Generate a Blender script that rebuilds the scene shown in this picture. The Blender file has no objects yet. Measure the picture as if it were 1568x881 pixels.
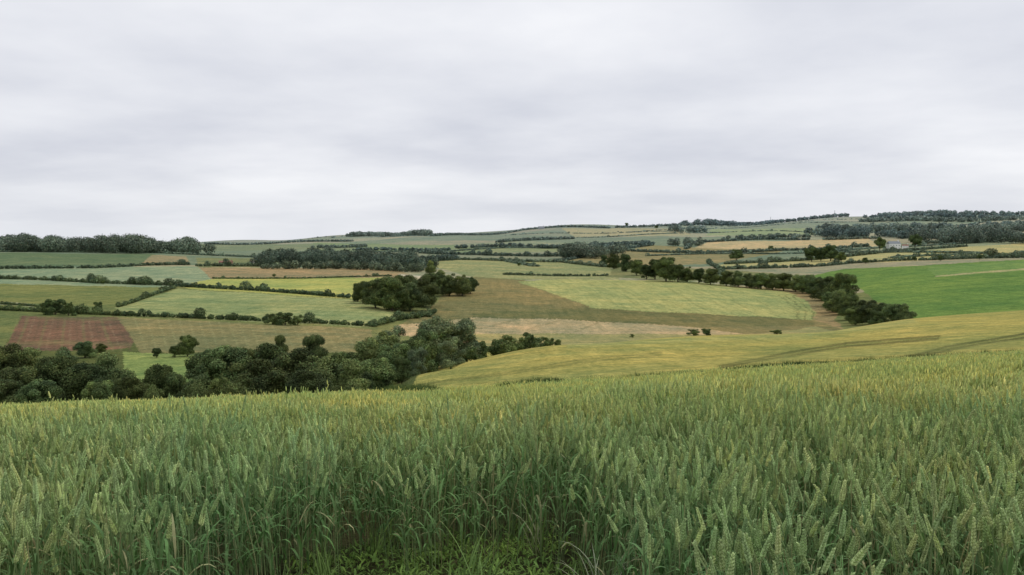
import bpy, math, random
import numpy as np
rng=np.random.default_rng(7); random.seed(7)
F=1220.0; CX=784.0; CY=440.5; HV=350.0
P=math.atan((CY-HV)/F); cP,sP=math.cos(P),math.sin(P)
scene=bpy.context.scene
def v2s(v):
    cy=(CY-np.asarray(v,float))/F
    return (cy*cP-sP)/(cP+cy*sP)
def uv2as(u,v):
    cy=(CY-v)/F; cx=(u-CX)/F; d=cP+cy*sP
    return cx/d,(cy*cP-sP)/d
def lin(c):
    c=np.asarray(c,float)/255.0
    return np.where(c<=0.04045,c/12.92,((c+0.055)/1.055)**2.4)
def A(r,g,b,k=0.97,sat=.80):
    c=np.array((r,g,b),float); l=c@np.array((.3,.55,.15)); c=l+(c-l)*sat
    return np.clip(lin(c)/k,0,0.9)
# ---------------------------------------------------------------- terrain heights
cols_u=np.array([-500,-300,0,200,400,560,640,720,870,1060,1240,1400,1568,1870,2100],float)
cols_a=(cols_u-CX)/F
su=np.interp(cols_u,[-500,-300,0,400,784,1100,1568,1870,2100],[.23,.228,.222,.209,.193,.172,.146,.132,.13])
tab={
65:[650,650,645,640,634,625,622,618,605,590,577,566,554,530,525],
85:[655,655,650,645,640,625,612,604,588,574,562,552,540,515,505],
110:[650,650,646,642,640,625,592,583,571,561,551,541,529,500,490],
140:[625,625,620,618,622,618,574,562,551,547,539,528,514,490,480],
190:[560,560,558,560,566,585,586,553,528,526,524,511,495,470,460],
250:[530,530,530,532,535,545,555,556,533,515,510,494,482,460,450],
310:[505,505,505,507,510,515,525,530,529,518,511,488,475,455,445],
370:[482,482,484,487,494,500,508,515,520,516,512,500,488,470,460],
450:[466,466,466,470,473,478,485,490,495,499,502,492,479,460,450],
540:[450,450,450,452,455,459,463,465,470,476,486,470,457,440,430],
650:[436,436,436,438,442,445,446,444,448,452,463,446,434,420,415],
800:[420,420,420,422,428,430,430,426,430,433,444,423,413,405,400],
1000:[401,401,402,403,411,414,416,416,419,417,419,405,399,395,390],
1300:[386,386,387,389,399,401,402,404,407,403,402,392,388,385,382],
1700:[380,380,380,382,389,393,392,393,393,388,387,380,376,374,372],
2300:[376,376,376,378,381,381,380,378,377,373,371,365,362,360,358],
3200:[373,373,373,375,374,370,369,367,363,359,355,350,347,345,345],
4500:[371,371,371,373,371,364,362,359,351,350,341,337,333,333,333],
6000:[370,370,370,372,370,361,361,357,347,347,336,331,327,328,328],
9000:[371,371,371,373,371,366,364,361,355,350,342,338,336,334,334],
16000:[372]*15,
}
def pchip(xk,Y,x):
    xk=np.asarray(xk,float); h=np.diff(xk); d=np.diff(Y,axis=0)/h[:,None]
    m=np.zeros_like(Y)
    m[0]=d[0]; m[-1]=d[-1]
    a,b=d[:-1],d[1:]
    s=(a*b)>0
    m[1:-1]=np.where(s,2*a*b/np.where(s,a+b,1),0)
    i=np.clip(np.searchsorted(xk,x,side='right')-1,0,len(h)-1)
    t=((x-xk[i])/h[i])[:,None]; hh=h[i][:,None]
    return (2*t**3-3*t**2+1)*Y[i]+(t**3-2*t**2+t)*hh*m[i]+(-2*t**3+3*t**2)*Y[i+1]+(t**3-t**2)*hh*m[i+1]
NA=1400; NY=1400
GA=np.linspace(-1.04,1.04,NA)
LY=np.linspace(math.log(50),math.log(16000),NY)
ST=[50]+sorted(tab.keys())
T0=[-(1.67+su*46)/50]+[v2s(tab[k]) for k in ST[1:]]
T0=np.array(T0)
T1=pchip(cols_a,T0.T,GA)
S2=pchip(np.log(np.array(ST,float)),T1.T,LY)
pad=np.concatenate([np.repeat(S2[:1],8,0),S2,np.repeat(S2[-1:],8,0)])
cs=np.cumsum(np.concatenate([np.zeros((1,NA)),pad]),0)
S3=(cs[17:]-cs[:-17])/17
w=np.clip((LY-math.log(55))/0.3,0,1)[:,None]
S2=S2*(1-w)+S3*w
# rolling rises and dips of the far country
w=np.clip((LY-math.log(1300))/0.5,0,1)[:,None]
S2=S2+w*(.0013*np.sin(GA*17+LY[:,None]*5)+.0009*np.sin(GA*41+1.3-LY[:,None]*4)+.0008*np.sin(GA*9+LY[:,None]*11))
sA=np.interp(GA,cols_a,su)
def ground(x,y):
    x=np.asarray(x,float); y=np.asarray(y,float)
    a=np.clip(x/np.maximum(y,2.0),GA[0],GA[-1]-1e-6)
    s=np.interp(a,GA,sA)
    near=np.where(y>4,-(1.67+s*(y-4)),-(1.67+0.12*(y-4)))
    ly=np.clip(np.log(np.maximum(y,50)),LY[0],LY[-1]-1e-6)
    fy=(ly-LY[0])/(LY[1]-LY[0]); iy=fy.astype(int); ty=fy-iy
    fa=(a-GA[0])/(GA[1]-GA[0]); ia=fa.astype(int); ta=fa-ia
    iy1=np.minimum(iy+1,NY-1); ia1=np.minimum(ia+1,NA-1)
    sl=(S2[iy,ia]*(1-ta)+S2[iy,ia1]*ta)*(1-ty)+(S2[iy1,ia]*(1-ta)+S2[iy1,ia1]*ta)*ty
    und=0.05*np.sin(x*0.9+1.3*np.sin(y*0.35))*np.clip(y/8,0,1)
    return np.where(y<50,near+und*(y<50)*np.clip((50-y)/10,0,1),sl*y)
def hit(u,v,ymin=60):
    a,s=uv2as(u,v)
    ys=np.exp(np.linspace(math.log(ymin),math.log(9000),4000))
    g=ground(a*ys,ys)/ys
    c=np.where((g[1:]>=s)&(g[:-1]<s))[0]
    y=ys[c[0]+1] if len(c) else ys[np.argmin(np.abs(g-s))]
    return a*y,y,float(ground(a*y,y))
# ---------------------------------------------------------------- mesh helpers
def fastmesh(name,V,Q,C=None,mats=(),mi=None,smooth=False,link=True):
    me=bpy.data.meshes.new(name)
    V=np.asarray(V,np.float32); Q=np.asarray(Q,np.int32)
    me.vertices.add(len(V)); me.vertices.foreach_set("co",V.ravel())
    me.loops.add(Q.size); me.loops.foreach_set("vertex_index",Q.ravel())
    me.polygons.add(len(Q))
    me.polygons.foreach_set("loop_start",np.arange(0,Q.size,4,dtype=np.int32))
    try: me.polygons.foreach_set("loop_total",np.full(len(Q),4,np.int32))
    except Exception: pass
    for m in mats: me.materials.append(m)
    if mi is not None: me.polygons.foreach_set("material_index",np.asarray(mi,np.int32))
    if smooth: me.polygons.foreach_set("use_smooth",np.ones(len(Q),bool))
    me.update(calc_edges=True)
    if C is not None:
        at=me.color_attributes.new("Col",'FLOAT_COLOR','POINT')
        C4=np.ones((len(V),4),np.float32); C4[:,:3]=C
        at.data.foreach_set("color",C4.ravel())
    me.validate()
    o=bpy.data.objects.new(name,me)
    if link: scene.collection.objects.link(o)
    return o
def unit(n):
    return n/np.maximum(np.linalg.norm(n,axis=1,keepdims=True),1e-9)
def leaf_arrays(Pp,N,S,C):
    n=len(Pp)
    N=unit(N+rng.normal(0,.45,(n,3)))
    t=unit(np.cross(N,rng.normal(0,1,(n,3)))); b=np.cross(N,t)
    S=S[:,None]; asp=rng.uniform(.7,1.2,(n,1))
    V=np.stack([Pp+t*S*.6,Pp+b*S*.42*asp,Pp-t*S*.6,Pp-b*S*.42*asp],1).reshape(-1,3)
    Q=np.arange(4*n).reshape(n,4)
    return V,Q,np.repeat(C,4,0)
def blob_leaves(cen,rad,ls,col,cov=1.6,bot=-0.6,rough=.3):
    cen=np.asarray(cen,float); rad=np.asarray(rad,float); ls=np.asarray(ls,float)
    r=np.cbrt(rad[:,0]*rad[:,1]*rad[:,2])
    cnt=np.maximum(6,(cov*4*math.pi*r**2/(0.5*ls**2)*0.8)).astype(int)
    idx=np.repeat(np.arange(len(cen)),cnt); n=len(idx)
    d=unit(rng.normal(0,1,(n,3)))
    low=d[:,2]<bot; d[low,2]*=-1
    k=1-rough*rng.random(n)**1.6+0.10*rng.normal(0,1,n)
    Pp=cen[idx]+d*rad[idx]*k[:,None]
    nb=rng.uniform(.65,1.4,len(cen))[idx]
    C=np.asarray(col,float)[idx]*nb[:,None]*rng.uniform(.55,1.55,(n,1))
    C[:,0]*=rng.uniform(.85,1.18,n)
    return leaf_arrays(Pp,d/ (rad[idx]/r[idx][:,None]),ls[idx]*rng.uniform(.6,1.3,n),C)
def tube(pts,rads,n=7):
    V=[];Q=[]
    pts=np.asarray(pts,float)
    for i,p in enumerate(pts):
        d=pts[min(i+1,len(pts)-1)]-pts[max(i-1,0)]; d/=np.linalg.norm(d)
        a=np.cross(d,[1,0,0.01]) if abs(d[0])<.8 else np.cross(d,[0,1,0]); a/=np.linalg.norm(a); b=np.cross(d,a)
        for j in range(n):
            t=2*math.pi*j/n; V.append(p+(a*math.cos(t)+b*math.sin(t))*rads[i])
    for i in range(len(pts)-1):
        for j in range(n):
            Q.append([i*n+j,i*n+(j+1)%n,(i+1)*n+(j+1)%n,(i+1)*n+j])
    return np.array(V),np.array(Q)
# ---------------------------------------------------------------- materials
def newmat(name):
    m=bpy.data.materials.new(name); m.use_nodes=True; nt=m.node_tree
    for n in list(nt.nodes): nt.nodes.remove(n)
    return m,nt,nt.nodes,nt.links
def mixc(nt,blend,fac,a,b):
    n=nt.nodes.new('ShaderNodeMix'); n.data_type='RGBA'; n.blend_type=blend; n.clamp_factor=True
    for s,val in ((n.inputs[0],fac),(n.inputs[6],a),(n.inputs[7],b)):
        if isinstance(val,bpy.types.NodeSocket): nt.links.new(val,s)
        elif isinstance(val,(int,float)): s.default_value=val
        else: s.default_value=(*val,1)
    return n.outputs[2]
def maprange(nt,val,a,b,c,d):
    n=nt.nodes.new('ShaderNodeMapRange'); nt.links.new(val,n.inputs[0])
    for i,x in enumerate((a,b,c,d)): n.inputs[i+1].default_value=x
    return n.outputs[0]
def noise(nt,vec,scale,detail=3,rough=.55,mp=None,rot=0):
    if mp:
        m=nt.nodes.new('ShaderNodeMapping'); nt.links.new(vec,m.inputs[0]); m.inputs['Scale'].default_value=mp; m.inputs['Rotation'].default_value=(0,0,rot); vec=m.outputs[0]
    n=nt.nodes.new('ShaderNodeTexNoise'); nt.links.new(vec,n.inputs['Vector']); n.inputs['Scale'].default_value=scale
    n.inputs['Detail'].default_value=detail; n.inputs['Roughness'].default_value=rough
    return n.outputs['Fac']
def leafmat(name,transl=.25,wheat=False):
    m,nt,N,L=newmat(name)
    at=N.new('ShaderNodeAttribute'); at.attribute_name='Col'
    oi=N.new('ShaderNodeObjectInfo'); geo=N.new('ShaderNodeNewGeometry')
    c=at.outputs['Color']
    rnd=mixc(nt,'MIX',oi.outputs['Random'],(.80,.86,.88) if not wheat else (.93,.95,.95),(1.22,1.17,1.0) if not wheat else (1.07,1.05,1.02))
    c=mixc(nt,'MULTIPLY',1.0,c,rnd)
    if wheat:
        nf=noise(nt,geo.outputs['Position'],.30,3)
        nf=maprange(nt,nf,.36,.64,0,1)
        c=mixc(nt,'MULTIPLY',1.0,c,mixc(nt,'MIX',nf,(.80,.94,.88),(1.13,1.06,.90)))
        sp=N.new('ShaderNodeSeparateXYZ'); L.new(geo.outputs['Position'],sp.inputs[0])
        g=maprange(nt,sp.outputs['Y'],2.5,14,0,1)
        c=mixc(nt,'MULTIPLY',1.0,c,mixc(nt,'MIX',g,(.98,1.05,1.0),(1.16,1.16,.84)))
    else:
        nf=noise(nt,geo.outputs['Position'],.25,2)
        nf=maprange(nt,nf,.35,.65,0,1)
        c=mixc(nt,'MULTIPLY',1.0,c,mixc(nt,'MIX',nf,(.70,.77,.8),(1.25,1.24,1.05)))
    d=N.new('ShaderNodeBsdfPrincipled'); L.new(c,d.inputs['Base Color']); d.inputs['Roughness'].default_value=.6 if wheat else .8
    d.inputs['Specular IOR Level'].default_value=.2 if wheat else .1
    o=N.new('ShaderNodeOutputMaterial')
    if transl>0:
        t=N.new('ShaderNodeBsdfTranslucent'); L.new(c,t.inputs['Color'])
        mx=N.new('ShaderNodeMixShader'); mx.inputs[0].default_value=transl; L.new(d.outputs[0],mx.inputs[1]); L.new(t.outputs[0],mx.inputs[2])
        L.new(mx.outputs[0],o.inputs[0])
    else: L.new(d.outputs[0],o.inputs[0])
    return m
FOL=leafmat('foliage',0); WHT=leafmat('wheat_plant',.15,True); GRS=leafmat('grass_leaf',.25)
def plain(name,col,rough=.8,nscale=3.0,amt=.25):
    m,nt,N,L=newmat(name)
    geo=N.new('ShaderNodeNewGeometry'); nf=noise(nt,geo.outputs['Position'],nscale,4)
    c=mixc(nt,'MIX',nf,tuple(x*(1-amt) for x in col),tuple(min(1,x*(1+amt)) for x in col))
    d=N.new('ShaderNodeBsdfPrincipled'); L.new(c,d.inputs['Base Color']); d.inputs['Roughness'].default_value=rough; d.inputs['Specular IOR Level'].default_value=.2
    o=N.new('ShaderNodeOutputMaterial'); L.new(d.outputs[0],o.inputs[0]); return m
BARK=plain('bark',(.07,.055,.04))
GM,nt,N,L=newmat('field_ground')
at=N.new('ShaderNodeAttribute'); at.attribute_name='Col'; geo=N.new('ShaderNodeNewGeometry'); pos=geo.outputs['Position']
c=at.outputs['Color']
def mul(c,val,lo,hi,a=.35,b=.65):
    return mixc(nt,'MULTIPLY',1.0,c,mixc(nt,'MIX',maprange(nt,val,a,b,0,1),lo,hi))
c=mul(c,noise(nt,pos,.011,4,.6),(.82,.90,.9),(1.18,1.08,1.04))
c=mul(c,noise(nt,pos,.05,5,.7),(.74,.84,.84),(1.24,1.14,1.08))
c=mul(c,noise(nt,pos,.28,4,.7),(.74,.80,.76),(1.26,1.19,1.18))
c=mul(c,noise(nt,pos,1.3,4,.7),(.62,.70,.64),(1.38,1.3,1.32))
c=mul(c,noise(nt,pos,1,4,.65,(.30,.02,.1),.5),(.86,.89,.86),(1.13,1.1,1.1))
c=mul(c,noise(nt,pos,1,3,.65,(.012,.09,.1),.15),(.9,.92,.9),(1.1,1.07,1.05))
b1=N.new('ShaderNodeBump'); b1.inputs['Strength'].default_value=.8; b1.inputs['Distance'].default_value=.5
L.new(noise(nt,pos,1.7,4,.7),b1.inputs['Height'])
d=N.new('ShaderNodeBsdfPrincipled'); L.new(c,d.inputs['Base Color']); d.inputs['Roughness'].default_value=.95; d.inputs['Specular IOR Level'].default_value=.05
L.new(b1.outputs[0],d.inputs['Normal'])
o=N.new('ShaderNodeOutputMaterial'); L.new(d.outputs[0],o.inputs[0])
# ---------------------------------------------------------------- ground sheet
ya=np.concatenate([np.linspace(-8,1.2,24),np.exp(np.linspace(math.log(1.5),math.log(45),120)),np.exp(np.linspace(math.log(45.6),math.log(14000),820))])
ba=np.concatenate([np.linspace(-1.0,-.70,70),np.linspace(-.699,.699,1050),np.linspace(.70,1.0,70)])
Y,B=np.meshgrid(ya,ba,indexing='ij')
X=B*(Y+10*np.exp(-np.maximum(Y,0)/60.0)+.5)
X=np.where(Y<0,B*(10.5+0*Y),X)
Z=ground(X,Y)
sl=Z/np.maximum(Y,1); aa=X/np.maximum(Y,1)
fw=cP-sl*sP; U=CX+F*aa/fw; Vv=CY-F*(sP+cP*sl)/fw
U=np.where(Y<1.5,CX,U); Vv=np.where(Y<1.5,2000,Vv)
kk=np.clip(500/np.maximum(Y,1),0,1)
Uj=U+(2.5*np.sin(X/9.0+Y/23.0)+3.5*np.sin(X/27+Y/41.0+1)+rng.normal(0,1.0,X.shape))*kk; Vj=Vv+(.5*np.sin(X/31.0+1.7)+.5*np.sin(X/7.3+Y/11)+rng.normal(0,.4,X.shape))*kk+.5*np.sin(X/47.)
C=np.zeros(X.shape+(3,)); C[:]=A(112,120,66)
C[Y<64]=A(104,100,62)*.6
def brick(x,y):
    th=.42; xr=x*math.cos(th)+y*math.sin(th)+110*np.sin(y/520)+40*np.sin(x/170); yr=-x*math.sin(th)+y*math.cos(th)+120*np.sin(x/610)+50*np.sin(y/230)
    M=480.; Lx=640.
    row=np.floor(yr/M); off=(np.abs(np.sin(row*12.9898)*43758.5)%1)*Lx
    col=np.floor((xr+off)/Lx)
    return row,col,yr/M-row,(xr+off)/Lx-col
row,col,fr,fc=brick(X,Y)
h=np.abs(np.sin(row*127.1+col*311.7)*43758.5453)%1
pal=np.array([A(114,132,90),A(126,138,94),A(104,124,90),A(146,140,104),A(108,128,88),A(122,130,94),A(102,122,88),A(154,150,112)])
haze_rgb=np.array(A(146,158,160))
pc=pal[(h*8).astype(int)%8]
haze_fac=(1-np.exp(-Y/6500.0))[...,None]
pc=pc*(1-haze_fac)+haze_rgb*haze_fac*.85  # distance haze painted into the far field colours
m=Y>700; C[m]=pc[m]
def inpoly(pts,y0,y1):
    pts=np.array(pts,float)
    bb=(Uj>=pts[:,0].min())&(Uj<=pts[:,0].max())&(Vj>=pts[:,1].min())&(Vj<=pts[:,1].max())&(Y>=y0)&(Y<=y1)
    ids=np.where(bb.ravel())[0]; px=Uj.ravel()[ids]; py=Vj.ravel()[ids]
    ins=np.zeros(len(ids),bool); n=len(pts)
    for i in range(n):
        x1,y1_=pts[i]; x2,y2=pts[(i+1)%n]
        if y1_==y2: continue
        cnd=((y1_>py)!=(y2>py))&(px<(x2-x1)*(py-y1_)/(y2-y1_)+x1)
        ins^=cnd
    return ids[ins]
Cf=C.reshape(-1,3)
fields=[
 ([(540,660),(575,590),(640,568),(720,540),(870,510),(1060,500),(1240,495),(1400,476),(1600,455),(2300,400),(2300,720),(540,720)],62,335,(160,153,73)),
 ([(-400,520),(560,520),(640,560),(600,700),(-400,700)],100,330,(84,96,46)),
 ([(190,538),(320,545),(330,590),(190,592)],120,260,(126,146,74)),
 ([(-400,466),(180,472),(190,485),(35,484),(5,537),(-400,545)],190,480,(104,116,62)),
 ([(8,538),(22,508),(37,485),(110,487),(182,487),(196,508),(206,520),(200,532),(150,536)],190,440,(116,88,68)),
 ([(182,487),(575,503),(565,540),(215,540),(200,515)],190,480,(130,124,78)),
 ([(-400,427),(262,440),(180,472),(-400,466)],330,1200,(112,122,64)),
 ([(175,472),(270,443),(530,458),(625,480),(572,500),(200,484)],330,900,(142,152,94)),
 ([(275,438),(325,427),(590,424),(545,458),(290,443)],500,1200,(158,165,82)),
 ([(-400,412),(300,408),(327,427),(262,440),(-400,427)],500,1500,(130,148,114)),
 ([(303,409),(600,412),(650,425),(325,427)],500,1500,(148,130,92)),
 ([(-400,386),(230,389),(285,406),(-400,413)],700,1600,(94,116,80)),
 ([(230,391),(285,393),(287,406),(215,407)],700,1600,(146,134,98)),
 ([(300,395),(400,396),(400,409),(300,409)],700,1700,(116,124,80)),
 ([(600,505),(655,470),(725,424),(800,428),(905,472),(1245,488),(1290,506),(1140,516),(1050,500),(720,488)],330,1000,(128,119,72)),
 ([(720,480),(905,472),(1245,488),(1250,500),(1050,500),(870,492),(720,488)],330,800,(112,110,64)),
 ([(795,432),(850,428),(1050,430),(1200,446),(1235,458),(1250,490),(1100,482),(905,473)],330,1100,(152,158,92)),
 ([(1120,438),(1215,442),(1265,458),(1292,506),(1250,490),(1235,458),(1200,446)],330,1100,(150,130,86)),
 ([(612,497),(720,487),(870,490),(1050,500),(1160,515),(1060,522),(870,532),(720,530),(600,510)],290,600,(176,154,112)),
 ([(720,512),(1160,512),(1250,500),(1290,515),(720,540)],290,560,(150,144,88)),
 ([(665,396),(860,400),(935,410),(950,428),(800,429),(725,424),(650,405)],700,1500,(136,142,92)),
 ([(930,425),(1100,432),(1250,440),(1250,425),(1100,412),(940,408)],600,1500,(114,120,74)),
 ([(1290,412),(1570,398),(1900,390),(1900,490),(1400,494),(1310,440),(1240,425)],330,1300,(94,130,52)),
 ([(1420,408),(1570,400),(1900,392),(1900,412),(1570,414),(1430,424)],330,1300,(104,138,64)),
 ([(1100,406),(1330,389),(1560,373),(1900,368),(1900,390),(1568,394),(1300,403),(1110,412)],900,2600,(166,160,104)),
 ([(1085,371),(1330,366),(1345,377),(1200,383),(1060,380)],1200,3200,(178,160,118)),
 ([(850,402),(1000,376),(1200,385),(1100,404),(950,407)],900,2600,(136,128,86)),
 ([(860,350),(1040,350),(1060,361),(880,363)],2300,6500,(156,152,120)),
 ([(1090,351),(1255,350),(1250,360),(1080,361)],2300,6500,(134,150,112)),
 ([(480,372),(700,376),(690,386),(470,384)],1500,4500,(118,138,100)),
 ([(700,378),(860,376),(860,386),(690,388)],1500,4500,(122,136,98)),
 ([(-100,376),(480,374),(560,382),(300,384),(-100,383)],1300,4500,(116,130,100)),
]
for pts,y0,y1,cc in fields:
    Cf[inpoly(pts,y0,y1)]=A(*cc)
Uf=Uj.ravel(); Vf=Vj.ravel(); Yf=Y.ravel()
def stroke(pts,w,cc,y0,y1,al=1.0):
    for (x1,y1_),(x2,y2) in zip(pts[:-1],pts[1:]):
        bb=np.where((Uf>min(x1,x2)-w)&(Uf<max(x1,x2)+w)&(Vf>min(y1_,y2)-w)&(Vf<max(y1_,y2)+w)&(Yf>y0)&(Yf<y1))[0]
        px=Uf[bb]-x1; py=Vf[bb]-y1_; dx=x2-x1; dy=y2-y1_; L2=dx*dx+dy*dy
        t=np.clip((px*dx+py*dy)/L2,0,1); dd=np.hypot(px-t*dx,py-t*dy)
        k=(np.clip(1.3-dd/w,0,1)*al)[:,None]
        Cf[bb]=Cf[bb]*(1-k)+np.array(A(*cc))*k
for off in (0,8):
    stroke([(1100,562+off*.4),(1180,545+off*.5),(1300,526+off*.6),(1440,515+off*.5)],1.9,(100,98,46),62,335,.85)
    stroke([(1370,549+off*.3),(1450,532+off*.5),(1568,512+off*.7),(1700,495)],2.0,(98,96,46),62,335,.85)
    stroke([(640,590),(760,572+off*.4),(880,553+off*.5),(1010,540+off*.5)],1.7,(116,118,56),62,335,.65)
stroke([(700,566),(870,541),(1060,532),(1300,512)],3,(134,144,74),62,335,.4)
stroke([(640,600),(760,588),(900,575),(1060,556),(1200,548),(1568,528)],7,(132,140,72),62,335,.35)
stroke([(870,530),(1060,521),(1240,513),(1400,492)],4,(148,156,88),62,335,.5)
stroke([(600,604),(760,597),(860,592),(1060,578),(1240,566),(1400,556),(1568,545)],5,(92,98,48),62,335,.75)
for k_ in range(9):
    stroke([(860+k_*38,431+k_*1.3),(960+k_*34,474+k_*1.8)],1.1,(134,140,80),330,1100,.5)
for k_ in range(3):
    stroke([(1196+k_*10,452),(1214+k_*10,470),(1226+k_*11,488)],1.2,(106,112,62),330,1100,.8)
stroke([(1430,424),(1500,417),(1568,412),(1700,404)],1.3,(165,155,110),330,1300,.9)
stroke([(-60,465),(20,465),(58,468)],2.2,(176,176,160),330,900,.9)
stroke([(612,421),(650,424)],2.4,(190,182,160),500,1500,.9)
for k_ in range(22):
    stroke([(205+k_*16,487+k_*.7),(222+k_*16,534)],1.3,(150,146,96),190,480,.45)
for k_ in range(16):
    stroke([(36+k_*9.3,486),(14+k_*12.4,536)],1.5+.8*math.sin(k_*2.1),((98,82,60),(112,112,70),(142,120,92))[(k_*7)%3],190,440,.6)
stroke([(12,530),(90,524),(200,528)],4,(110,108,68),190,440,.5); stroke([(60,487),(150,490),(186,490)],3,(112,108,70),190,440,.5)
for k_ in range(5):
    stroke([(200,478-k_*4),(380,484-k_*5),(600,489-k_*5)],1.2,(118,136,80),330,900,.5)
for k_ in range(7):
    stroke([(760+k_*60,482+k_*1.5),(640+k_*80,505+k_*1.2)],1.2,(104,102,58),330,800,.3)
V=np.stack([X,Y,Z],-1).reshape(-1,3)
nr,nc=X.shape
ii=np.arange(nr*nc).reshape(nr,nc)
Q=np.stack([ii[:-1,:-1],ii[:-1,1:],ii[1:,1:],ii[1:,:-1]],-1).reshape(-1,4)
fastmesh('ground',V,Q,Cf,(GM,),smooth=True)
# ---------------------------------------------------------------- trees
GB=(.098,.134,.054)
def hazed_folcol(y,base=GB):
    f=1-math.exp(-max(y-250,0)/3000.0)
    return np.array(base)*(1-f)+np.array((.21,.265,.30))*f  # aerial haze baked into leaf colour, paler and bluer with distance
def make_tree(name,seed,w=.5,crown0=.22,nb=22,leaf=.036,col=GB,cov=1.5,top=1.0):
    global rng
    sv=rng; rng=np.random.default_rng(seed)
    cen=[];rad=[]
    for i in range(nb):
        t=rng.random(); z=crown0+(top-crown0)*(.1+.78*t)
        prof=math.sin(math.pi*min(1,max(.05,(z-crown0)/(top-crown0)*.72+.22)))**.6
        r=w*prof*rng.uniform(.25,.88); th=rng.uniform(0,6.283)
        br=rng.uniform(.07,.18)*(1.15-.35*t)
        z=min(z,top-br*.85)
        cen.append((r*math.cos(th),r*math.sin(th),z)); rad.append((br*1.15,br*1.15,br*.9))
    cen.append((0,0,(crown0+top)/2)); rad.append((w*.5,w*.5,(top-crown0)*.34))
    cen=np.array(cen); rad=np.array(rad)
    V,Q,C=blob_leaves(cen,rad,np.full(len(cen),leaf),np.tile(col,(len(cen),1)),cov=cov,bot=-.8,rough=.4)
    mi=np.zeros(len(Q),int); off=len(V)
    tv,tq=tube([(0,0,-.03),(0.005,0,.1),(-.01,.01,crown0+.1),(0.01,0,(crown0+top)*.55),(0,0,top*.85)],[.04,.028,.022,.012,.003],8)
    allV=[V,tv]; allQ=[Q,tq+off]; allC=[C,np.full((len(tv),3),.06)]; allm=[mi,np.ones(len(tq),int)]; off+=len(tv)
    for i in range(min(nb,10)):
        e=cen[i]; s=np.array([0,0,crown0*.7+.3*(e[2]-crown0)*.8])
        mid=(s+e)/2+np.array([0,0,-.02])
        tv,tq=tube([s,mid,e],[.014,.009,.003],5)
        allV.append(tv); allQ.append(tq+off); allC.append(np.full((len(tv),3),.06)); allm.append(np.ones(len(tq),int)); off+=len(tv)
    o=fastmesh(name,np.concatenate(allV),np.concatenate(allQ),np.concatenate(allC),(FOL,BARK),np.concatenate(allm),link=False)
    rng=sv
    return o.data
TREES=[make_tree('broadleaf_%d'%i,100+i,w=.38+.07*(i%3),crown0=.04+.05*(i%2),nb=30+5*(i%3),leaf=.026,col=np.array(GB)*(.72+.14*(i%5))*np.array((1+.08*(i%2),1,1))) for i in range(8)]
FIELD=[make_tree('field_tree_%d'%i,150+i,w=.46,crown0=.16,nb=26,leaf=.034) for i in range(3)]
PALE=[make_tree('willow_%d'%i,200+i,w=.42,crown0=.05,nb=30,leaf=.025,col=(.155,.195,.11),cov=1.3) for i in range(2)]
BUSH=[make_tree('bush_%d'%i,300+i,w=.62,crown0=.0,nb=20,leaf=.05,cov=1.6) for i in range(3)]
def put(name,meshes,x,y,h,wf=1.0,z=None,sink=.02):
    me=random.choice(meshes); o=bpy.data.objects.new(name,me)
    if z is None: z=float(ground(x,y))
    o.location=(x,y,z-sink*h); o.rotation_euler=(0,0,random.uniform(0,6.28)); o.scale=(h*wf,h*wf*random.uniform(.9,1.1),h)
    scene.collection.objects.link(o); return o
def put_top(name,meshes,u,vtop,y,wf=1.0):
    a,s=uv2as(u,vtop); x=a*y; z=float(ground(x,y)); h=s*y-z
    return put(name,meshes,x,y,max(h,1.0)*1.02,wf,z)
def put_base(name,meshes,u,vb,hpx,wf=1.0,ymin=200):
    x,y,z=hit(u,vb,ymin); return put(name,meshes,x,y,hpx*y/F,wf,z,.04)
valley=[(-90,530,150,1),(-40,535,140,1),(8,528,150,1.1),(48,532,165,1.1),(30,560,120,1),(85,545,128,1),(95,533,160,1),(128,556,115,1),(165,540,140,.9),(150,580,108,.9),
 (60,578,105,1),(0,580,108,1.1),(200,575,112,.9),(245,558,128,.85),(268,570,118,.9),(232,584,106,.8),(318,532,150,1),(345,525,140,1.0),(300,568,115,.9),(372,532,160,1),(395,547,118,1.1),
 (415,524,150,1),(450,532,140,1.1),(345,572,106,1),(480,512,200,.8),(430,512,205,.5),(490,540,135,1.1),(470,565,112,1),(520,536,150,1),(540,552,125,1.),(560,518,185,1),(585,505,200,1.05),
 (575,545,140,1),(610,522,180,1),(615,547,150,.9),(640,515,200,1),(560,570,128,.8),(655,500,225,1)]
for u,vt,y,wf in valley: put_top('broadleaf_tree',TREES,u,vt,y,wf)
for u,vt,y,wf in [(600,498,235,1),(668,486,228,1.0),(702,488,236,1.1),(640,530,165,.9),(690,515,205,1.1)]: put_top('willow_tree',PALE,u,vt,y,wf)
for u,vt,y,wf in [(735,520,240,1),(760,518,245,1),(785,512,255,1.1),(812,509,262,1.1),(838,515,268,1),(855,519,270,.8),(720,530,225,1),(775,522,235,1)]: put_top('bush',BUSH,u,vt,y,wf)
for u,vb,h,wf in [(287,546,36,.9),(130,548,28,1.3),(268,548,20,1),(155,540,15,1.2),(240,548,16,1.2)]: put_base('broadleaf_tree',TREES,u,vb,h,wf,140)
for u,vb,h,wf in [(85,482,28,1.0),(70,482,22,.9),(105,484,25,.9),(150,478,18,.8),(418,497,19,1.1),(437,498,23,1.2),(456,498,17,1.2),(968,517,6,1.2),(1062,514,11,1.5),(1082,514,12,1.5),(1190,512,8,2.4),(640,488,8,1.5),(590,496,9,1.6)]:
    put_base('bush',BUSH,u,vb,h,wf,200)
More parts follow.
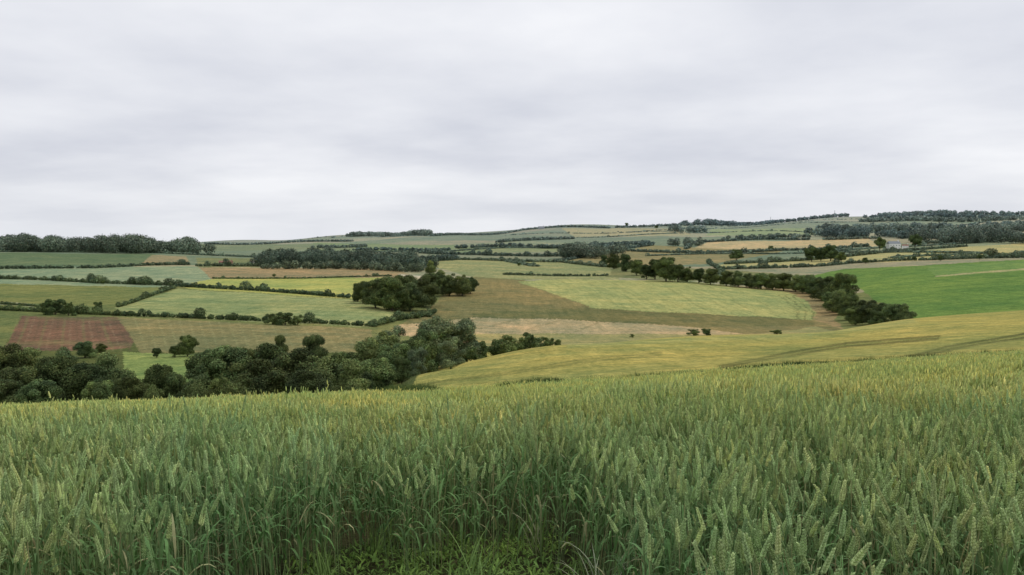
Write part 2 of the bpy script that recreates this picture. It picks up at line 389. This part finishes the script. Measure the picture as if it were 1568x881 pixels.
for u,vb,h,wf in [(556,465,36,1),(575,472,46,1.1),(600,476,55,1.2),(628,476,52,1.1),(648,470,46,1.1),(590,466,44,1.2),(618,464,46,1.2),(668,450,36,1.1),(688,453,38,1.2),(708,453,36,1.1),(720,450,28,.9),(655,455,38,1),(548,462,30,.8),(676,446,34,1),(660,420,22,.9)]:
    put_base('broadleaf_tree',TREES,u,vb,h,wf,330)
for u,vb,h,wf in [(925,408,18,1),(940,412,24,1),(958,416,28,.9),(975,422,26,1),(990,428,24,1.1),(1003,428,32,1),(1020,431,40,1),(1038,432,28,1.1),(1052,432,26,1.1),(1070,434,24,1.1),(1088,436,26,1.1),
  (1112,438,24,1.1),(1130,440,26,1.1),(1148,441,25,1.2),(1165,443,27,1.1),(1183,444,26,1.2),(1200,445,28,1.2),(1218,447,27,1.1),(1236,450,32,1.1),(1250,454,32,1.1),(1265,460,38,1.1),(1280,468,48,1.),(1292,470,54,.95),(1285,482,40,1.1),(1300,490,40,1.1),
  (1318,494,36,1.1),(1335,497,38,1.1),(1350,497,34,1.1),(1368,498,36,1.1),(1385,498,34,1),(1275,478,34,1.1),(1310,498,30,1.1),(1342,502,28,1.1)]:
    put_base('broadleaf_tree',TREES,u,vb,h*1.02,wf,330)
for u,vb,h,wf in [(1243,401,26,.9),(1257,400,22,1),(1272,400,26,1),(1288,401,16,1.1),(1128,399,18,1.2),(1180,385,9,1.2),(1347,384,22,.8),(1401,380,22,1),(1500,398,9,1.2),(1440,400,10,1.2),(1325,404,10,1.2),
  (158,436,8,1),(205,436,8,1),(243,436,7,1),(660,412,16,1),(795,408,6,1),(1400,400,8,1),(350,408,8,1.2),(420,425,6,1),(960,348,7,1.2),(1005,350,5,1.2)]:
    put_base('field_tree',FIELD,u,vb,h,wf,330)
# ---------------------------------------------------------------- hedges & tree belts
def band(name,px,hpx,ymin=330,step=.8,jit=.5,base=GB,hj=.25,cov=1.5,gap=0.0,tall=0.0):
    pts=[hit(u,v,ymin) for u,v in px]
    cen=[];rad=[];ls=[];cc=[]
    for i in range(len(pts)-1):
        (x1,y1,_),(x2,y2,_)=pts[i],pts[i+1]
        D=math.hypot(x2-x1,y2-y1); ym=(y1+y2)/2; hm=hpx*ym/F
        n=min(6000,max(2,int(D/(hm*step))))
        for k_ in range(n):
            t=(k_+random.random())/n
            if random.random()<gap: continue
            h_=hm*random.uniform(1-hj,1+hj)
            if random.random()<tall: h_*=random.uniform(1.5,2.3)
            x=x1+(x2-x1)*t+random.gauss(0,jit*h_); y=y1+(y2-y1)*t+random.gauss(0,jit*h_)
            z=float(ground(x,y)); r=h_*.55*random.uniform(.8,1.25)
            cen.append((x,y,z+h_*.5)); rad.append((r,r,h_*.5)); ls.append(max(.3,.0014*y*random.uniform(.8,1.2),.06*h_)); cc.append(hazed_folcol(y,base))
    V,Q,C=blob_leaves(cen,rad,ls,cc,cov=cov,bot=-.9)
    return fastmesh(name,V,Q,C,(FOL,))
HG=[([(-60,413),(150,411),(290,406)],4,800),([(-60,426),(60,429),(150,434),(270,438)],4.5,500),([(270,439),(400,446),(535,457)],5,400),([(268,441),(225,456),(180,471)],3.5,400),
 ([(190,484),(300,488),(450,494),(575,501)],6,330),([(-60,473),(60,478),(190,484)],5,330),([(572,500),(610,490),(655,484)],7,330),([(665,478),(655,486)],6,330),([(0,466),(60,470),(130,474)],3,330),
 ([(1105,413),(1300,404),(1420,399),(1568,395),(1700,390)],4,800),([(1110,405),(1240,399),(1350,388),(1480,378)],3.5,900),([(960,385),(1100,389),(1200,384),(1330,378)],3.5,1000),
 ([(1430,398),(1500,395),(1600,391)],5,700),([(700,398),(860,402),(935,410)],3.5,800),([(640,388),(760,392),(860,393)],4,900),([(325,427),(460,427),(600,423)],2,600),([(770,421),(930,423)],3,600),
 ([(395,408),(300,408)],4,800),([(1085,403),(1100,412),(1105,430)],4,700),([(850,402),(920,388),(1000,376)],3,1000),([(1410,374),(1450,372),(1568,368)],4,1200),([(1260,368),(1345,366)],3.5,1500),([(1050,382),(1060,372),(1240,368)],3,1200)]
for px,hp,ym in HG: band('hedgerow',px,hp,ymin=ym,step=.45,jit=.2,hj=.4,tall=.05,gap=.03,base=(.088,.12,.05))
WB=[([(-80,385),(60,386),(190,388),(312,388)],19,1150,.5),([(-80,383),(100,384),(250,385)],18,1250,.6),([(388,408),(470,408),(560,409),(655,414)],18,900,.6),([(395,402),(470,400),(560,401),(650,404)],15,1000,.9),
 ([(640,402),(700,398)],7,1000,.5),([(400,412),(520,412),(640,417)],10,800,.5),
 ([(860,396),(900,396),(935,392)],18,1000,.8),([(870,388),(935,385)],12,1200,.8),
 ([(535,363),(600,361),(655,361)],5,3000,.8),([(1042,345),(1085,343),(1120,343)],6,3000,.6),([(1040,356),(1080,356)],10,2000,.6),
 ([(1255,362),(1340,363),(1450,366),(1600,368)],11,2000,.8),([(1255,356),(1340,356),(1450,356),(1600,356)],10,2300,.9),([(1420,372),(1500,372),(1620,374)],20,1500,.8),([(1370,366),(1430,366)],12,1700,.8),([(1250,350),(1360,350),(1620,348)],7,2800,.9),
 ([(1180,334),(1300,332)],4,4000,.7),([(1350,331),(1450,329),(1620,328)],5,4000,.6),([(1320,340),(1450,340),(1620,338)],6,3200,.9),([(1330,335),(1500,335),(1620,334)],5,3800,.8),
 ([(700,381),(840,381),(1000,374)],5,1800,.6),([(540,384),(690,384)],4,1800,.6),([(315,374),(440,372),(540,370)],2.5,3000,.6),([(660,362),(800,353),(935,350)],2.5,3200,.5),([(940,349),(1060,346)],3,3200,.6),([(1100,341),(1190,338)],4,3500,.6),
 ([(1030,377),(1080,376)],10,1400,.7),([(1120,367),(1240,364)],5,1800,.6),([(760,372),(880,366)],3.5,2000,.7),([(480,380),(560,378)],4,2000,.7)]
for px,hp,ym,j in WB: band('distant_woodland',px,hp,ymin=ym,step=.4,jit=j,hj=.4,cov=1.2,base=(.075,.10,.05))
# boundary hedges of the far fields
n=3000000
yy=np.exp(rng.uniform(math.log(1250),math.log(5500),n)); xx=rng.uniform(-.8,.8,n)*yy
row,col,fr,fc=brick(xx,yy)
hh=np.abs(np.sin(np.round(fr+row)*91.7+col*37.3)*4375.5)%1; hv=np.abs(np.sin(np.round(fc+col)*53.7+row*17.3)*9375.5)%1
keep=((np.minimum(fr,1-fr)*480<1.0)&(hh>.55))|((np.minimum(fc,1-fc)*640<1.0)&(hv>.65))
xx,yy=xx[keep],yy[keep]; zz=ground(xx,yy)
big=rng.random(len(xx))<.04
hgt=np.where(big,rng.uniform(6,10,len(xx)),rng.uniform(2.,4.,len(xx)))
cen=np.stack([xx,yy,zz+hgt*.4],1); rw=np.where(big,hgt*.6,rng.uniform(5,9,len(xx))); rad=np.stack([rw,rw,hgt*.5],1)
cc=np.array([hazed_folcol(v) for v in yy])*1.05
V,Q,Cc=blob_leaves(cen,rad,np.maximum(2.2,.0014*yy),cc,cov=.8)
fastmesh('distant_hedgerows',V,Q,Cc,(FOL,))
# ---------------------------------------------------------------- buildings
WALLW=plain('white_render',(.8,.79,.76),amt=.08); BRICK=plain('red_brick',(.30,.18,.13)); STONE=plain('stone_wall',(.36,.38,.39)); SLATE=plain('slate_roof',(.22,.24,.26)); TILE=plain('clay_tile',(.26,.15,.11)); GLASS=plain('dark_window',(.10,.105,.11),.3); STEEL=plain('steel',(.42,.45,.48))
def boxm(name,parent,cx,cy,cz,sx,sy,sz,mat):
    V=[(cx+i*sx/2,cy+j*sy/2,cz+k_*sz/2) for i,j,k_ in [(-1,-1,-1),(1,-1,-1),(1,1,-1),(-1,1,-1),(-1,-1,1),(1,-1,1),(1,1,1),(-1,1,1)]]
    Qd=[(0,3,2,1),(4,5,6,7),(0,1,5,4),(1,2,6,5),(2,3,7,6),(3,0,4,7)]
    me=bpy.data.meshes.new(name); me.from_pydata(V,[],Qd); me.materials.append(mat); o=bpy.data.objects.new(name,me); scene.collection.objects.link(o); o.parent=parent; return o
def house(name,u,v,wpx,ymin,wall,roof,rot=0.1,asp=.5,hh=.38,lift=0):
    x,y,z=hit(u,v,ymin); W=wpx*y/F; D=W*asp; H=W*hh
    e=bpy.data.objects.new(name,None); scene.collection.objects.link(e); e.location=(x,y,z); e.rotation_euler=(0,0,rot)
    boxm('walls',e,0,0,H/2-.5,W,D,H+1,wall)
    R=D*.5
    V=[(-W/2-.3,-D/2-.3,H),(W/2+.3,-D/2-.3,H),(W/2+.3,D/2+.3,H),(-W/2-.3,D/2+.3,H),(-W/2-.3,0,H+R),(W/2+.3,0,H+R)]
    me=bpy.data.meshes.new('roof'); me.from_pydata(V,[],[(0,1,5,4),(2,3,4,5),(1,2,5),(3,0,4),(3,2,1,0)]); me.materials.append(roof)
    o=bpy.data.objects.new('roof',me); scene.collection.objects.link(o); o.parent=e
    boxm('chimney',e,W*.38,0,H+R+.3,W*.07,W*.07,R*.9,wall)
    for i in range(4):
        for j in range(2):
            boxm('window',e,-W*.36+i*W*.24,-D/2-.02,H*(.28+.45*j),W*.06,.12,H*.16,GLASS)
    boxm('door',e,W*.0,-D/2-.02,H*.2,W*.05,.14,H*.36,GLASS)
    print(name,x,y,z,W)
    return e
house('white_farmhouse',1368,383,19,1000,WALLW,SLATE,.15,.4,.5)
house('white_cottage',1386,382,9,1000,WALLW,TILE,-.3,.5,.6)
house('brick_farmhouse',340,405,9,900,BRICK,TILE,.3); house('brick_barn',352,404,8,900,BRICK,TILE,-.2); house('white_cottage',386,403,6,900,WALLW,TILE,.1)
house('stone_manor_house',829,351,9,3000,STONE,SLATE,.1,hh=.22)
def mast(name,u,v,hpx,ymin=3500):
    x,y,z=hit(u,v,ymin); H=hpx*y/F
    Vs=[];Qs=[];off=0
    b=H*.06
    for sx,sy in ((-1,-1),(1,-1),(1,1),(-1,1)):
        tv,tq=tube([(sx*b,sy*b,0),(0.1*sx*b,.1*sy*b,H)],[H*.009,H*.005],4); Vs.append(tv);Qs.append(tq+off);off+=len(tv)
    for k_ in range(7):
        t=k_/7; t2=(k_+1)/7; w1=b*(1-.9*t); w2=b*(1-.9*t2)
        for p,q in (((-w1,-w1,t*H),(w2,-w2,t2*H)),((w1,-w1,t*H),(-w2,-w2,t2*H)),((-w1,w1,t*H),(w2,w2,t2*H))):
            tv,tq=tube([p,q],[H*.004,H*.004],4); Vs.append(tv);Qs.append(tq+off);off+=len(tv)
    for zz_,ww in ((.8,.08),(.9,.06)):
        tv,tq=tube([(-H*ww,0,H*zz_),(H*ww,0,H*zz_)],[H*.007]*2,4); Vs.append(tv);Qs.append(tq+off);off+=len(tv)
    o=fastmesh(name,np.concatenate(Vs),np.concatenate(Qs),None,(STEEL,)); o.location=(x,y,z)
mast('radio_mast',1180,334,10); mast('electricity_pylon',1278,331,11)
# ---------------------------------------------------------------- wheat
G_EAR=np.array((.40,.47,.235)); Y_EAR=np.array((.68,.64,.32)); G_STEM=np.array((.25,.295,.14)); G_LEAF=np.array((.12,.19,.07)); DRY=np.array((.56,.46,.26))
class MB:
    def __init__(s): s.V=[];s.F=[];s.C=[]
    def add(s,V,Fa,c):
        o=len(s.V); s.V.extend([tuple(v) for v in V]); s.F.extend([tuple(i+o for i in f) for f in Fa]); s.C.extend([tuple(c)]*len(V))
    def obj(s,name,mat,coll):
        me=bpy.data.meshes.new(name); me.from_pydata(s.V,[],s.F); me.materials.append(mat)
        at=me.color_attributes.new("Col",'FLOAT_COLOR','POINT'); C4=np.ones((len(s.V),4),np.float32); C4[:,:3]=np.array(s.C); at.data.foreach_set("color",C4.ravel())
        o=bpy.data.objects.new(name,me); coll.objects.link(o); return o
def blade(mb,p,az,Ln,wd,rise,droop,col,seg=6):
    V=[];Fa=[]; d=np.array([math.cos(az),math.sin(az),0]); n=np.array([-math.sin(az),math.cos(az),0])
    pos=np.array(p,float); ang=rise
    for i in range(seg+1):
        t=i/seg; w_=wd*(.55+.9*t if t<.3 else 1.0*(1-((t-.3)/.7)**1.8)+.03)*.5
        V+= [pos-n*w_+np.array([0,0,w_*.4]),pos+n*w_+np.array([0,0,w_*.4])]
        ang=rise-droop*t*t
        pos=pos+(d*math.cos(ang)+np.array([0,0,math.sin(ang)]))*(Ln/seg)
    for i in range(seg): Fa.append((2*i,2*i+1,2*i+3,2*i+2))
    mb.add(V,Fa,col)
def stalk(mb,x,y,lod,R,slope=0.0):
    h=R.gauss(.60,.05); az=R.uniform(0,6.28); lean=abs(R.gauss(0,.055)); az2=.3+R.gauss(0,.8)
    if R.random()<.04: h*=1.12
    dx=math.cos(az)*lean+.02; dy=math.sin(az)*lean; z0=-slope*y
    el=R.uniform(.068,.094)
    def P_(t): return np.array([x+dx*t*t,y+dy*t*t,z0+h*t])
    ripe=min(1,max(0,R.gauss(.27 if lod==0 else .46,.32))); ec=G_EAR*(1-ripe)+Y_EAR*ripe; ec=ec*R.uniform(.8,1.2)
    t1=1-el/h; sr=.0016 if lod==0 else (.0026 if lod==1 else .004)
    sc=G_STEM*R.uniform(.8,1.25) if R.random()<.82 else DRY*R.uniform(.7,1)
    ts=(0,.4,.75,t1) if lod==0 else ((.2,.6,t1) if lod==1 else (0.5,t1))
    V=[];Fa=[]
    for i,t in enumerate(ts):
        p=P_(t)
        for j in range(3): V.append(p+np.array([math.cos(2.09*j),math.sin(2.09*j),0])*sr)
    for i in range(len(ts)-1):
        for j in range(3): Fa.append((i*3+j,i*3+(j+1)%3,(i+1)*3+(j+1)%3,(i+1)*3+j))
    mb.add(V,Fa,sc)
    a=P_(t1); d=P_(1.0)-a; d=d+np.array([math.cos(az),math.sin(az),0])*R.uniform(0,.03); d/=np.linalg.norm(d)
    s1=np.cross(d,[math.cos(az2),math.sin(az2),0]); s1/=np.linalg.norm(s1); s2=np.cross(d,s1)
    if lod==0:
        lv=9
        for i in range(lv):
            t=i/(lv-1); rr=.0056*(.75+.5*math.sin(math.pi*min(1,t+.15)))*(1-.35*t)
            for k_,(sd,off) in enumerate(((s1,0),(-s1,.5),(s2,.25),(-s2,.75))):
                c0=a+d*el*((i+off)/lv)*.93+sd*rr*(.85 if k_<2 else .6)
                ax=d*.9+sd*.5; ax/=np.linalg.norm(ax); ln=.0072*(1-.25*t)*(1 if k_<2 else .85); wd=.0038*(1-.25*t)
                q=np.cross(ax,sd); q/=np.linalg.norm(q)+1e-9; q2=np.cross(ax,q)
                V=[c0-ax*ln,c0+q*wd,c0+q2*wd,c0-q*wd,c0-q2*wd,c0+ax*ln*1.25]
                mb.add(V,[(0,2,1),(0,3,2),(0,4,3),(0,1,4),(5,1,2),(5,2,3),(5,3,4),(5,4,1)],ec*R.uniform(.72,1.28))
    else:
        n=5 if lod==1 else 4; prof=[(.0,.35),(.12,1.0),(.24,.75),(.38,1.15),(.5,.8),(.64,1.05),(.76,.7),(.88,.7),(1,.1)] if lod==1 else [(0,.5),(.3,1.1),(.7,.95),(1,.15)]
        br=.0088 if lod==1 else .0128
        V=[];Fa=[]
        for t,r in prof:
            for j in range(n):
                q=6.283*j/n; V.append(a+d*el*t+(s1*math.cos(q)*1.15+s2*math.sin(q)*.8)*br*r*R.uniform(.85,1.15))
        for i in range(len(prof)-1):
            for j in range(n): Fa.append((i*n+j,i*n+(j+1)%n,(i+1)*n+(j+1)%n,(i+1)*n+j))
        mb.add(V,Fa,ec*R.uniform(.85,1.15))
    nl=R.choice((2,2,3)) if lod==0 else (1 if lod==1 else (1 if R.random()<.3 else 0))
    for i in range(nl):
        t=R.uniform(.2,.5) if i else R.uniform(.46,.68)
        lc=G_LEAF*R.uniform(.7,1.6)
        if R.random()<.12 and t<.55: lc=DRY*R.uniform(.5,1)
        blade(mb,P_(t),R.uniform(0,6.28),R.uniform(.10,.20),R.uniform(.008,.013)*(1 if lod==0 else 1.3),R.uniform(.8,1.35),R.uniform(1.2,3.4),lc,6 if lod==0 else 3)
def clumps(nm,nvar,ns,rad,lod,square=False,slope=0.0):
    coll=bpy.data.collections.new(nm)
    for k_ in range(nvar):
        R=random.Random(k_*17+lod*1000); mb=MB()
        for i in range(ns):
            if square: x,y=R.uniform(-rad,rad),R.uniform(-rad,rad)
            else:
                q=R.uniform(0,6.28); r=rad*math.sqrt(R.random()); x,y=r*math.cos(q),r*math.sin(q)
            stalk(mb,x,y,lod,R,slope)
        mb.obj('%s_%02d'%(nm,k_),WHT,coll)
    return coll
def scatter(name,Pn,rot,scl,nvar,coll):
    me=bpy.data.meshes.new(name); me.vertices.add(len(Pn)); me.vertices.foreach_set("co",np.asarray(Pn,np.float32).ravel())
    a=me.attributes.new("rot",'FLOAT_VECTOR','POINT'); a.data.foreach_set("vector",np.asarray(rot,np.float32).ravel())
    a=me.attributes.new("scl",'FLOAT_VECTOR','POINT'); a.data.foreach_set("vector",np.asarray(scl,np.float32).ravel())
    a=me.attributes.new("vidx",'INT','POINT'); a.data.foreach_set("value",rng.integers(0,nvar,len(Pn)).astype(np.int32))
    o=bpy.data.objects.new(name,me); scene.collection.objects.link(o)
    ng=bpy.data.node_groups.new(name,'GeometryNodeTree')
    ng.interface.new_socket('Geometry',in_out='INPUT',socket_type='NodeSocketGeometry'); ng.interface.new_socket('Geometry',in_out='OUTPUT',socket_type='NodeSocketGeometry')
    N=ng.nodes; L=ng.links; gi=N.new('NodeGroupInput'); go=N.new('NodeGroupOutput')
    ip=N.new('GeometryNodeInstanceOnPoints'); ci=N.new('GeometryNodeCollectionInfo'); ci.inputs['Collection'].default_value=coll
    ci.inputs['Separate Children'].default_value=True; ci.inputs['Reset Children'].default_value=True
    def na(nm,ty):
        n=N.new('GeometryNodeInputNamedAttribute'); n.data_type=ty; n.inputs['Name'].default_value=nm
        return [s for s in n.outputs if s.enabled and s.name=='Attribute'][0]
    er=N.new('FunctionNodeEulerToRotation'); L.new(na('rot','FLOAT_VECTOR'),er.inputs[0])
    L.new(gi.outputs[0],ip.inputs['Points']); L.new(ci.outputs[0],ip.inputs['Instance']); ip.inputs['Pick Instance'].default_value=True
    L.new(na('vidx','INT'),ip.inputs['Instance Index']); L.new(er.outputs[0],ip.inputs['Rotation']); L.new(na('scl','FLOAT_VECTOR'),ip.inputs['Scale'])
    L.new(ip.outputs[0],go.inputs[0])
    md=o.modifiers.new('scatter','NODES'); md.node_group=ng
    return o
def front(x,y):
    l=2.2+.25*np.sin(x*5); c=3.75+.25*np.sin(x*7+1)+.18*np.sin(x*17); r=1.95+.15*np.sin(x*6)
    wl=1/(1+np.exp(-(x+1.0)/.12)); wr=1/(1+np.exp(-(x-.40)/.08))
    return l*(1-wl)+c*wl*(1-wr)+r*wr
def jgrid(y0,y1,cell,ext=.74,j=.5):
    out=[]
    for y in np.arange(y0,y1,cell):
        xs=np.arange(-ext*(y+cell)-.4,ext*(y+cell)+.4,cell)
        out.append(np.stack([xs+rng.uniform(-j,j,len(xs))*cell,y+rng.uniform(-j,j,len(xs))*cell],1))
    return np.concatenate(out)
def place(name,pts,nvar,coll,tilt=.05,hs=.1,rotz=True):
    x,y=pts[:,0],pts[:,1]; z=ground(x,y); n=len(x)
    hn=1+.08*np.sin(x*.8+2*np.sin(y*.35))*np.cos(y*.5+x*.2)+.04*np.sin(x*2.9+y*1.7)+rng.normal(0,hs*.35,n)
    rz=rng.uniform(0,6.28,n) if rotz else rng.normal(0,.08,n)
    rot=np.stack([rng.normal(0,tilt,n),rng.normal(.02,tilt,n),rz],1)
    sx=np.ones(n) if rotz else rng.choice([-1.0,1.0],n)
    scl=np.stack([sx,np.ones(n),hn],1)
    scatter(name,np.stack([x,y,z-.01],1),rot,scl,nvar,coll); print(name,n)
def gaps(pts):
    x,y=pts[:,0],pts[:,1]
    u=CX+F*x/y
    g=(np.abs(y-(9.5+.25*x+.5*np.sin(x)))<.32)&(u>560)&(u<900)&(np.sin(x*2.3)>-.3)
    g|=(np.abs(y-(6.3+.1*x))<.2)&(u>480)&(u<760)&(np.sin(x*4)>0)
    return pts[~g]
c0=clumps('wheat_near',10,22,.15,0)
p=jgrid(1.5,8.6,.24); p=p[p[:,1]>front(p[:,0],p[:,1])]
place('wheat_crop',gaps(p),10,c0,.06,.18)
c1=clumps('wheat_mid',10,110,.33,1,True,.19)
p=jgrid(8.8,25,.6,.72,.15); place('wheat_crop.001',gaps(p),10,c1,.02,.18,False)
c2=clumps('wheat_far',8,250,.65,2,True,.19)
p=jgrid(25,64,1.2,.70,.12); place('wheat_crop.002',p,8,c2,.01,.14,False)
# ---------------------------------------------------------------- weeds / grass at the field edge
cw=bpy.data.collections.new('weeds')
for k_ in range(6):
    R=random.Random(k_+50); mb=MB()
    for i in range(40):
        q=R.uniform(0,6.28); r=.075*math.sqrt(R.random())
        blade(mb,(r*math.cos(q),r*math.sin(q),R.uniform(0,.03)),R.uniform(0,6.28),R.uniform(.014,.036),R.uniform(.005,.010),R.uniform(.2,1.3),R.uniform(.3,1.4),np.array((.25,.37,.095))*R.uniform(.55,1.4),3)
    mb.obj('weed_%d'%k_,GRS,cw)
p=jgrid(2.3,4.6,.085,.8); k_=(p[:,1]<front(p[:,0],p[:,1])+.5)&(rng.random(len(p))<.75); p=p[k_]
z=ground(p[:,0],p[:,1]); n=len(p)
scatter('weed_ground_cover',np.stack([p[:,0],p[:,1],z],1),np.stack([rng.normal(0,.1,n),rng.normal(0,.1,n),rng.uniform(0,6.28,n)],1),np.repeat(rng.uniform(.6,1.5,(n,1)),3,1),6,cw)
cg=bpy.data.collections.new('grasses')
for k_ in range(5):
    R=random.Random(k_+80); mb=MB()
    for i in range(16):
        col=np.array((.19,.28,.09))*R.uniform(.7,1.4) if (k_<3 or R.random()<.5) else np.array((.66,.64,.44))*R.uniform(.7,1.2)
        blade(mb,(R.gauss(0,.02),R.gauss(0,.02),0),R.uniform(0,6.28),R.uniform(.2,.40),R.uniform(.005,.010),R.uniform(1.1,1.5),R.uniform(.3,1.8),col,7)
    mb.obj('grass_%d'%k_,GRS,cg)
p=jgrid(1.9,4.6,.24,.8); f=front(p[:,0],p[:,1]); k_=(p[:,1]<f+.2)&(((p[:,1]>f-.3)&(rng.random(len(p))<.4))|(rng.random(len(p))<.04)); p=p[k_]
ex=np.array([[-.16,3.1],[-.13,3.05],[-.19,3.15],[-.22,3.1],[-.85,2.9],[-.9,3.0],[.33,3.1],[.38,3.2]]); p=np.concatenate([p,ex])
z=ground(p[:,0],p[:,1]); n=len(p)
scatter('tall_grass',np.stack([p[:,0],p[:,1],z],1),np.stack([rng.normal(0,.12,n),rng.normal(0,.12,n),rng.uniform(0,6.28,n)],1),np.repeat(rng.uniform(.6,1.15,(n,1)),3,1),5,cg)
# taller dark tufts standing in the crop near the brow
cb_=bpy.data.collections.new('crop_tufts')
for k_ in range(3):
    R=random.Random(k_+180); mb=MB()
    for i in range(60):
        blade(mb,(R.gauss(0,.13),R.gauss(0,.13),0),R.uniform(0,6.28),R.uniform(.55,.85),R.uniform(.02,.035),R.uniform(1.2,1.55),R.uniform(.1,.8),np.array((.10,.14,.048))*R.uniform(.6,1.3),4)
    mb.obj('crop_tuft_%d'%k_,GRS,cb_)
tp=[]
for u0,u1,yc,nn in ((598,662,32,150),(768,856,34,230),(1120,1265,42,200),(1270,1568,48,120),(480,600,38,30),(860,1120,42,50)):
    for i in range(nn):
        u=random.uniform(u0,u1); y=yc+random.gauss(0,.8); tp.append(((u-CX)/F*y,y))
tp=np.array(tp); z=ground(tp[:,0],tp[:,1]); n=len(tp)
scatter('tall_crop_weeds',np.stack([tp[:,0],tp[:,1],z],1),np.stack([rng.normal(0,.08,n),rng.normal(0,.08,n),rng.uniform(0,6.28,n)],1),np.stack([np.ones(n)*1.2,np.ones(n)*1.2,rng.uniform(.8,1.2,n)],1),3,cb_)
# ---------------------------------------------------------------- sky, sun
W=bpy.data.worlds.new("World"); scene.world=W; W.use_nodes=True; nt=W.node_tree; N=nt.nodes; L=nt.links
for n_ in list(N): N.remove(n_)
EL=math.radians(55); AZ=math.radians(60)
sky=N.new('ShaderNodeTexSky'); sky.sky_type='NISHITA'; sky.sun_disc=False; sky.sun_elevation=EL; sky.sun_rotation=AZ
bg1=N.new('ShaderNodeBackground'); L.new(sky.outputs[0],bg1.inputs[0]); bg1.inputs[1].default_value=.1
tc=N.new('ShaderNodeTexCoord'); sp=N.new('ShaderNodeSeparateXYZ'); L.new(tc.outputs['Generated'],sp.inputs[0])
def mth(op,a,b=None):
    n=N.new('ShaderNodeMath'); n.operation=op
    for i,v in enumerate((a,b)):
        if v is None: continue
        if isinstance(v,(int,float)): n.inputs[i].default_value=v
        else: L.new(v,n.inputs[i])
    return n.outputs[0]
den=mth('ADD',mth('MAXIMUM',sp.outputs['Z'],0.0),.15)
cb=N.new('ShaderNodeCombineXYZ'); L.new(mth('DIVIDE',sp.outputs['X'],den),cb.inputs[0]); L.new(mth('DIVIDE',sp.outputs['Y'],den),cb.inputs[1]); cb.inputs[2].default_value=5.2
f1=noise(nt,cb.outputs[0],.6,5,.45,(.65,1.1,1)); f2=noise(nt,cb.outputs[0],1.2,5,.5,(1.2,1.15,1),.2)
f=mth('ADD',mth('MULTIPLY',f1,.6),mth('MULTIPLY',f2,.4))
f=maprange(nt,f,.37,.63,0,1)
c=mixc(nt,'MIX',f,tuple(lin((213,216,226))),tuple(lin((247,248,252))))
hb=maprange(nt,sp.outputs['Z'],0,.08,.5,0)
c=mixc(nt,'MIX',hb,c,tuple(lin((234,237,242))))
bg2=N.new('ShaderNodeBackground'); L.new(c,bg2.inputs[0]); bg2.inputs[1].default_value=1.0
mx=N.new('ShaderNodeMixShader'); mx.inputs[0].default_value=.96; L.new(bg1.outputs[0],mx.inputs[1]); L.new(bg2.outputs[0],mx.inputs[2])
ow=N.new('ShaderNodeOutputWorld'); L.new(mx.outputs[0],ow.inputs[0])
sd=bpy.data.lights.new('sun','SUN'); sd.energy=1.3; sd.angle=math.radians(14); sd.color=(1,.95,.88)
so=bpy.data.objects.new('sun',sd); scene.collection.objects.link(so)
so.rotation_euler=(math.radians(90)-EL,0,math.pi-AZ)
# ---------------------------------------------------------------- camera
cd=bpy.data.cameras.new('camera'); cam=bpy.data.objects.new('camera',cd); scene.collection.objects.link(cam)
cd.sensor_width=36; cd.lens=36*F/1568; cd.clip_start=.05; cd.clip_end=40000
cam.location=(0,0,0); cam.rotation_euler=(math.radians(90)-P,0,0); scene.camera=cam
scene.view_settings.view_transform='Standard'; scene.view_settings.look='None'; scene.view_settings.exposure=0
